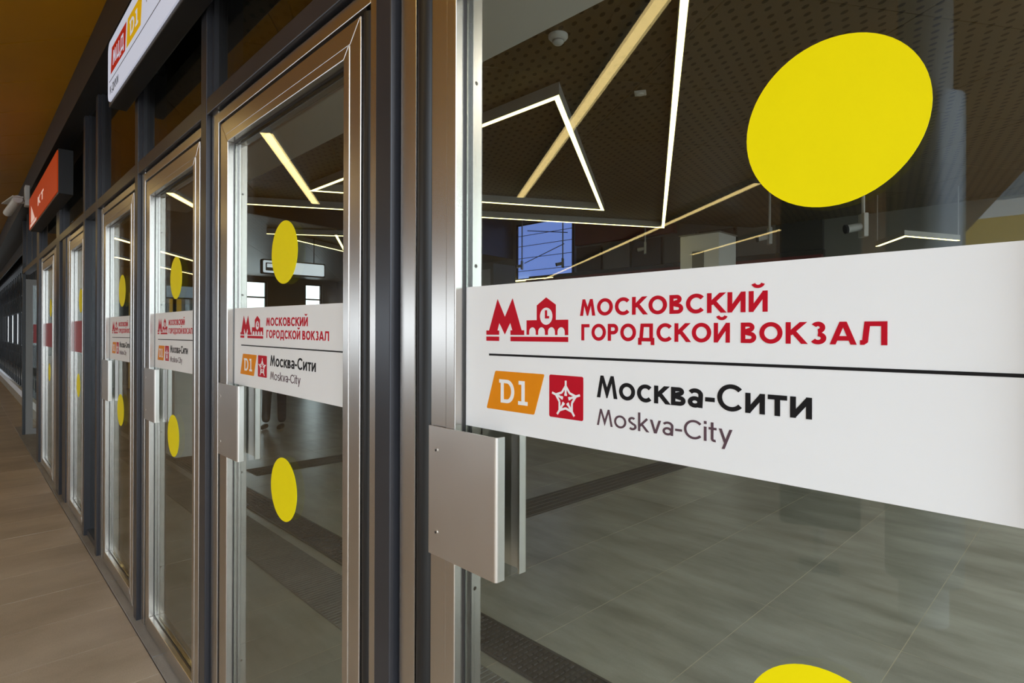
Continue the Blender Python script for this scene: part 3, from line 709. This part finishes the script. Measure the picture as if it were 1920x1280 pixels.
# ================================================================== LIGHTS
def polyline_light(name, pts, z, label, group, mt, hw=.024, hh=.10, closed=False, rods=None):
    root = empty(name, (*pts[0], z), label, 'light', group)
    inv = Matrix.Translation(root.location).inverted()
    P = list(pts) + ([pts[0]] if closed else [])
    hs, df = MB(), MB()
    for q in stroke_quads(P, hw): hs.prism(q, 'z', z + .004, z + hh)
    for q in stroke_quads(P, hw * .9): df.prism(q, 'z', z, z + .0045)
    for mb, nm, mm in ((hs, 'housing', M['housing']), (df, 'diffuser', mt)):
        o = mb.build(nm, mm, root); o.matrix_parent_inverse = inv
    if rods:
        for p in (P[0], P[-1]):
            o = MB().tube((p[0], p[1], z + hh - .002), (p[0], p[1], rods), .006, 8).build('hanger', M['housing'], root); o.matrix_parent_inverse = inv
    return root
GI = 'linear lights in the hall'
ZLT = 3.35
polyline_light('linear_light', [(-2.88, 2.5), (-6.95, 2.47), (-5.07, 5.97)], ZLT, 'triangular linear light frame on the hall ceiling', GI, M['led'], closed=True)
polyline_light('linear_light', [(-.9, .98), (-5.2, 7.82), (-8.38, 2.05)], ZLT, 'longest angled linear light, bent to a sharp corner over the hall', GI, M['led'])
polyline_light('linear_light', [(-10.6, 3.3), (-9.6, 4.75)], ZLT, 'straight linear light behind the upper yellow dot of the second door', GI, M['led'])
polyline_light('linear_light', [(-9.84, 4.26), (-11.75, 5.45), (-10.9, 3.9)], ZLT, 'small hooked linear light near the hanging lit sign', GI, M['led'])
polyline_light('linear_light', [(-2.15, 8.2), (-1.69, 7.5), (-1.30, 8.36)], 2.755, 'hanging chevron linear light low over the back of the hall', GI, M['led'], hh=.07, rods=ZC)
for k, y in enumerate((1.6 + .6, 4.2, 6.2, 8.2)):  # out of view, added to brighten the hall interior
    for q, u in enumerate((1.0, 2.6)):
        r_ = empty('fill_panel', (u, y, ZC), '%s added fill light panel of the %s row, out of view' % (('first', 'second', 'third', 'fourth')[k], ('inner', 'outer')[q]), 'light', 'added fill light panels out of view at the right end')
        MB().box(-.3, .3, -.3, .3, -.03, 0).build('frame', M['housing'], r_); MB().box(-.27, .27, -.27, .27, -.034, -.03).build('diffuser', M['panelled'], r_)
GO = 'canopy linear lights'
LW = .05
for (a, b_, lab) in (((-1.0, -1.55), (-5.63, -4.84), 'nearest linear light under the canopy, mirrored in the nearest door'),
                     ((-3.02, -6.41), (-13.7, -14.06), 'long middle linear light under the canopy'),
                     ((-3.13, -9.26), (-6.89, -11.88), 'outer linear light under the canopy'),
                     ((-5.49, -1.33), (-8.01, -3.0), 'canopy linear light mirrored high in the second door'),
                     ((-8.78, -1.31), (-11.2, -3.0), 'canopy linear light mirrored high in the third door'),
                     ((-13.1, -.95), (-16.93, -3.82), 'canopy linear light mirrored in the third and fourth doors'),
                     ((-17.4, -2.13), (-20.95, -4.91), 'farthest canopy linear light along the pavement')):
    polyline_light('canopy_light', [a, b_], ZS - .06, lab, GO, M['ledout'], hw=LW, hh=.058)

# ================================================================== THINGS IN THE HALL
def lathe_thing(name, loc, prof, mt, label, cat, parts=()):
    root = empty(name, loc, label, cat)
    MB().lathe(prof, seg=28).build('body', mt, root, smooth=True)
    for nm, pr, mm in parts: MB().lathe(pr, seg=28).build(nm, mm, root, smooth=True)
    return root
lathe_thing('smoke_detector', (-2.40, 1.97, ZC), [(.062, 0), (.062, -.014), (.052, -.026), (.036, -.03)], M['plastic'], 'round white smoke detector on the perforated ceiling', 'smoke detector', [('sensing_head', [(.036, -.03), (.036, -.046), (.026, -.056), (.006, -.058)], M['plastic']), ('vent_ring', [(.0375, -.034), (.0375, -.040)], M['greyplastic'])])
ms = empty('motion_sensor', (-2.52, 3.07, ZC), 'small square white sensor on the perforated ceiling', 'sensor', rz=R(30))
MB().box(-.045, .045, -.045, .045, -.014, 0).build('base', M['plastic'], ms, bevel=.006); MB().lathe([(.03, -.014), (.026, -.022), (.01, -.028)], seg=20).build('lens', M['plastic'], ms, smooth=True)

def cctv(loc, label, top, rz=0):
    root = empty('cctv_camera', loc, label, 'camera', 'box cameras hanging from the hall ceiling', rz=rz)
    MB().box(-.055, .055, .045, .085, -.105, .105).build('mounting_box', M['greyplastic'], root, bevel=.006)
    MB().tube((0, .045, -.01), (0, -.07, -.03), .036, 18).build('body', M['greyplastic'], root, smooth=True)
    MB().tube((0, -.07, -.03), (0, -.09, -.0335), .040, 18).build('lens', M['ink'], root, smooth=True)
    MB().tube((0, .065, .1), (0, .065, top - loc[2]), .014, 10).build('pole', M['greyplastic'], root, smooth=True)
cctv((-1.55, 5.0, 2.54), 'grey box camera hanging just below the large yellow dot, right of it', ZC, R(-50))
cctv((-2.97, 6.5, 2.79), 'grey box camera hanging left of the one under the large yellow dot', ZC, R(-55))
cctv((-5.74, 8.0, 3.08), 'grey box camera hanging in front of the dark red boards', ZB, R(-60))
cctv((-10.03, 9.2, 3.22), 'box camera silhouetted against the blue window', ZB, R(-60))
cctv((-8.45, 8.9, 3.12), 'box camera hanging just right of the blue window', ZB, R(-60))

# blue lit window on the back wall with frame bars
bw = empty('window_11', (-10, 9.48, 2.96), 'blue lit window high on the back wall', 'window', kind='structure')
def ap(o): o.parent = bw; o.matrix_parent_inverse = Matrix.Translation(bw.location).inverted(); return o
ap(box('window_pane', M['blueglow'], -10.35, -8.55, 9.46, 9.49, 2.9, 4.25))
for z in (2.88, 3.1, 3.42, 3.72, 3.98, 4.24): ap(box('window_bar', M['blackpaint'], -10.38, -8.52, 9.445, 9.46, z, z + (.012 if z > 3 and z < 4.2 else .04)))
for u in (-10.38, -8.56): ap(box('window_frame', M['blackpaint'], u, u + .05, 9.44, 9.47, 2.88, 4.28))
ap(MB().tube((-10.1, 9.45, 3.3), (-8.8, 9.45, 3.65), .01, 8).build('wire', M['blackpaint'])); ap(MB().tube((-10.0, 9.45, 4.1), (-8.7, 9.45, 3.9), .01, 8).build('wire', M['blackpaint']))
rb = empty('snack_bar', (-6.4, 9.4, 0), 'dark snack bar front with red fascia boards on the back wall', 'snack bar')
def ap(o): o.parent = rb; o.matrix_parent_inverse = Matrix.Translation(rb.location).inverted(); return o
ap(box('fascia_board', M['redwall'], -8.4, -5.9, 9.36, 9.49, 3.55, 4.3)); ap(box('fascia_board', M['redwall'], -9.9, -3.2, 9.30, 9.40, 2.55, 2.86)); ap(box('lower_wall', M['halldark'], -9.9, -3.2, 9.40, 9.49, 0, 2.95))
for k in range(7): ap(box('panel', M['hallgrey'] if k % 2 else M['halldark'], -8.4 + k * .75, -7.72 + k * .75, 9.42, 9.49, 2.96, 3.5))
tag(box('wall_light', M['led'], -10.9, -9.1, 9.38, 9.42, 2.86, 2.885), 'thin lit strip under the blue window', 'light')
kc = empty('service_column', (-4.6, 8.2, 0), 'pale grey square column standing before the back wall', 'column')
o = box('shaft', M['hallwhite'], -4.92, -4.25, 7.9, 8.5, 0, 3.17, kc); o.matrix_parent_inverse = Matrix.Translation(kc.location).inverted()
o = box('column_cap', M['hallgrey'], -4.94, -4.23, 7.88, 8.52, 3.17, 3.19, kc); o.matrix_parent_inverse = Matrix.Translation(kc.location).inverted()
o = box('service_panel', M['hallgrey'], -4.7, -4.5, 7.885, 7.9, 2.2, 2.9, kc); o.matrix_parent_inverse = Matrix.Translation(kc.location).inverted()
kb = empty('wall_cabinet', (-10.6, 8.2, 0), 'dark grey cabinet at the left edge of the nearest door glass', 'cabinet')
o = box('body', M['hallgrey'], -11.4, -9.55, 7.9, 8.6, 0, 3.12, kb); o.matrix_parent_inverse = Matrix.Translation(kb.location).inverted()
o = box('door', M['housing'], -11.3, -10.5, 7.88, 7.9, .2, 3.0, kb); o.matrix_parent_inverse = Matrix.Translation(kb.location).inverted()
o = box('door', M['housing'], -10.45, -9.65, 7.88, 7.9, .2, 3.0, kb); o.matrix_parent_inverse = Matrix.Translation(kb.location).inverted()

# hanging lit direction sign
hs = empty('hanging_sign', (-11, 4, 2.8), 'white lit hanging sign with a small pictogram seen through the second door', 'sign')
def ap(o): o.parent = hs; o.matrix_parent_inverse = Matrix.Translation(hs.location).inverted(); return o
ap(MB().prism(rrect(3.36, 4.62, 2.665, 2.945, .03), 'x', -11.08, -11.0).build('case', M['blackpaint']))
ap(MB().prism(rrect(3.385, 4.595, 2.69, 2.92, .025), 'x', -11.0, -10.994).build('face', M['signhall']))
ap(MB().prism(rrect(3.43, 3.60, 2.73, 2.88, .012), 'x', -10.994, -10.992).build('pictogram', M['stele'])); ap(MB().prism(rrect(3.455, 3.575, 2.79, 2.86, .008), 'x', -10.992, -10.990).build('pictogram_window', M['signhall']))
for y in (3.6, 4.4): ap(MB().tube((-11.04, y, 2.94), (-11.04, y, ZC), .008, 8).build('hanger', M['blackpaint']))

# kiosk; blue band and ochre panels glow in place of hall light
ki = empty('kiosk', (-15.5, 3.6, 0), 'kiosk with a pale blue roof band and ochre panels seen through the third door', 'kiosk')
def ap(o): o.parent = ki; o.matrix_parent_inverse = Matrix.Translation(ki.location).inverted(); return o
ap(box('body', M['hallwhite'], -16.4, -15.02, 2.75, 3.85, 0, 2.33)); ap(box('roof_band', M['lightblue'], -16.5, -14.98, 2.69, 3.9, 2.36, 2.62)); ap(box('roof_edge', M['blackpaint'], -16.45, -14.99, 2.70, 3.89, 2.33, 2.36))
for y, w_, mm in ((2.78, .06, 'kioskyellow'), (2.85, .06, 'navy'), (2.93, .09, 'kioskyellow'), (3.10, .1, 'column'), (3.26, .1, 'hallgrey'), (3.45, .12, 'column')):
    ap(box('panel', M[mm], -15.02, -15.0, y, y + w_, .1, 2.32))
yp = empty('ochre_panel', (-18, 3.2, 0), 'upright ochre panel seen through the fourth door', 'panel')  # panel is no lamp, its glow is added to lift the dim hall
o = box('panel', M['kioskyellow'], -18.1, -18, 2.55, 2.72, .05, 2.6, yp); o.matrix_parent_inverse = Matrix.Translation(yp.location).inverted(); o = box('foot', M['blackpaint'], -18.15, -17.95, 2.5, 2.77, 0, .05, yp); o.matrix_parent_inverse = Matrix.Translation(yp.location).inverted()
# grey cabinet low behind the third door
gc = empty('ticket_cabinet', (-8.05, 1.5, 0), 'pale grey cabinet standing behind the third door', 'cabinet')
def ap(o): o.parent = gc; o.matrix_parent_inverse = Matrix.Translation(gc.location).inverted(); return o
ap(box('body', M['hallwhite'], -8.3, -7.79, 1.14, 1.36, .05, 1.5, bevel=.01)); ap(box('plinth', M['blackpaint'], -8.28, -7.81, 1.16, 1.34, .009, .05)); ap(box('door', M['hallwhite'], -7.79, -7.782, 1.16, 1.34, .1, 1.3))
# red fire canister behind the narrow pane
fe = empty('fire_extinguisher', (-6.6, .30, .62), 'bright red fire extinguisher behind the narrow fixed pane', 'fire extinguisher')
fe_l = Vector((-6.55, .22, 0))
fe.location = (-6.62, .19, .79)
MB().lathe([(.072, 0), (.075, .01), (.075, .23), (.06, .265), (.025, .285), (.022, .30)], seg=24).build('body', M['redpaint'], fe, smooth=True)
MB().box(-.012, .05, -.012, .012, .30, .335).build('valve', M['blackpaint'], fe); MB().lathe([(.0755, .08), (.0755, .17)], seg=24).build('label_band', M['redpaint'], fe, smooth=True)
MB().box(-.02, .02, -.10, -.07, .05, .25).build('bracket', M['blackpaint'], fe)

# person standing behind the second door: only the lower legs show below the sticker
def person(loc, rz):
    root = empty('person', loc, 'person in dark navy trousers standing behind the second door', 'person', rz=rz)
    def skin(name, mt, verts, edges, radii, rootv, lv=2):
        me = bpy.data.meshes.new(name); me.from_pydata(verts, edges, []); me.materials.append(mt)
        o = bpy.data.objects.new(name, me); col.objects.link(o); o.parent = root
        s = o.modifiers.new('skin', 'SKIN'); s.use_smooth_shade = True
        ly = me.skin_vertices[0].data if me.skin_vertices else None
        if ly is None:
            bmm = bmesh.new(); bmm.from_mesh(me); bmm.verts.layers.skin.verify(); bmm.to_mesh(me); bmm.free(); ly = me.skin_vertices[0].data
        for i, r in enumerate(radii): ly[i].radius = r if isinstance(r, tuple) else (r, r); ly[i].use_root = (i == rootv)
        sd = o.modifiers.new('sub', 'SUBSURF'); sd.levels = lv; sd.render_levels = lv
        return o
    v = [(0, 0, .95), (.10, 0, .90), (.11, .02, .50), (.12, .0, .09), (-.10, 0, .90), (-.11, -.03, .50), (-.13, -.02, .09),
         (0, 0, 1.15), (0, .01, 1.38), (0, 0, 1.47), (0, -.02, 1.56), (0, -.02, 1.66),
         (.18, 0, 1.40), (.23, .02, 1.12), (.22, -.06, .88), (-.18, 0, 1.40), (-.23, .02, 1.12), (-.22, -.06, .88)]
    e = [(0, 1), (1, 2), (2, 3), (0, 4), (4, 5), (5, 6), (0, 7), (7, 8), (8, 9), (9, 10), (10, 11), (8, 12), (12, 13), (13, 14), (8, 15), (15, 16), (16, 17)]
    r = [(.16, .12), (.095, .10), (.072, .075), (.060, .07), (.095, .10), (.072, .075), (.060, .07), (.16, .11), (.17, .11), .055, (.075, .09), (.06, .075), .065, .048, .036, .065, .048, .036]
    skin('body', M['navy'], v, e, r, 0)
    for s_, yy in ((.12, 0), (-.13, -.02)):
        o = skin('shoe', M['shoe'], [(s_, yy + .05, .045), (s_, yy - .06, .045), (s_, yy - .19, .035)], [(0, 1), (1, 2)], [(.042, .042), (.046, .045), (.036, .032)], 0, 1)
    hd = MB().lathe([(.02, -.11), (.055, -.09), (.073, -.03), (.078, .03), (.066, .09), (.03, .12)], (0, -.02, 1.62), seg=20).build('head', M['skin'], root, smooth=True)
    MB().lathe([(.081, .02), (.083, .05), (.072, .10), (.034, .128)], (0, -.008, 1.625), seg=20).build('hair', M['hair'], root, smooth=True)
    for s_ in (.22, -.22):
        vv = [(s_, -.06, .87), (s_, -.07, .80)]; ee = [(0, 1)]; rd = [(.022, .04), (.02, .04)]
        o = skin('palm', M['skin'], vv, ee, rd, 0, 1); o.name = 'hand'
        for q in range(5):
            a = -.105 + q * .02
            p0 = (s_, a, .80) if q else (s_, -.105, .84)
            skin('finger', M['skin'], [p0, (s_ - .008, p0[1] - (.02 if q == 0 else 0), p0[2] - .035), (s_ - .018, p0[1] - (.025 if q == 0 else 0), p0[2] - .07 + abs(q - 2.5) * .008)], [(0, 1), (1, 2)], [.009, .0085, .0075], 0, 1)
person((-9.42, 2.98, 0), R(50))

# ================================================================== OUTSIDE, seen only as reflections
oc = empty('canopy_column', (-.70, -3.10, 0), 'grey clad canopy column mirrored in the nearest door', 'column')
MB().lathe([(.115, 0), (.115, .24)], seg=40).build('base', M['paleshaft'], oc, smooth=True)
MB().lathe([(.18, .24), (.18, 2.86)], seg=48).build('cladding', M['column'], oc, smooth=True)
MB().lathe([(.125, 2.86), (.125, ZS)], seg=40).build('shaft', M['paleshaft'], oc, smooth=True)
ib = empty('information_board', (-1.35, -3.45, 0), 'dark information board beside the canopy column, mirrored in the nearest door', 'board', rz=R(-20))
MB().prism(rrect(-.24, .24, .28, 2.75, .03), 'y', -.05, .05).build('board', M['stele'], ib, bevel=.006)
MB().lathe([(.03, .01), (.03, .3)], seg=16).build('leg', M['columnbright'], ib, smooth=True)
MB().box(-.12, .12, -.12, .12, 0, .012).build('foot_plate', M['blackpaint'], ib)
bd = empty('building', (6, -42, 0), 'grey building with rows of dark windows across the street', 'building')
def ap(o): o.parent = bd; o.matrix_parent_inverse = Matrix.Translation(bd.location).inverted(); return o
ap(box('wall', M['facade'], -14, 30, -52, -42, 0, 24)); ap(box('yellow_canopy', M['facadeyellow'], -14, 30, -41.99, -34, 5.2, 7.0))
for z in (8.05, 12.2, 15.8, 19.4): ap(box('band', M['facadewhite'], -14, 30, -42.25, -41.99, z, z + 1.15))
wm = MB().box(-.24, .24, -.06, .06, -.26, .26).mesh('window', M['facadeglass'])
for z in (8.6, 12.75, 16.35, 19.95):
    for k in range(30): ap(share('window', wm, (-9.5 + k * .8, -42.27, z)))
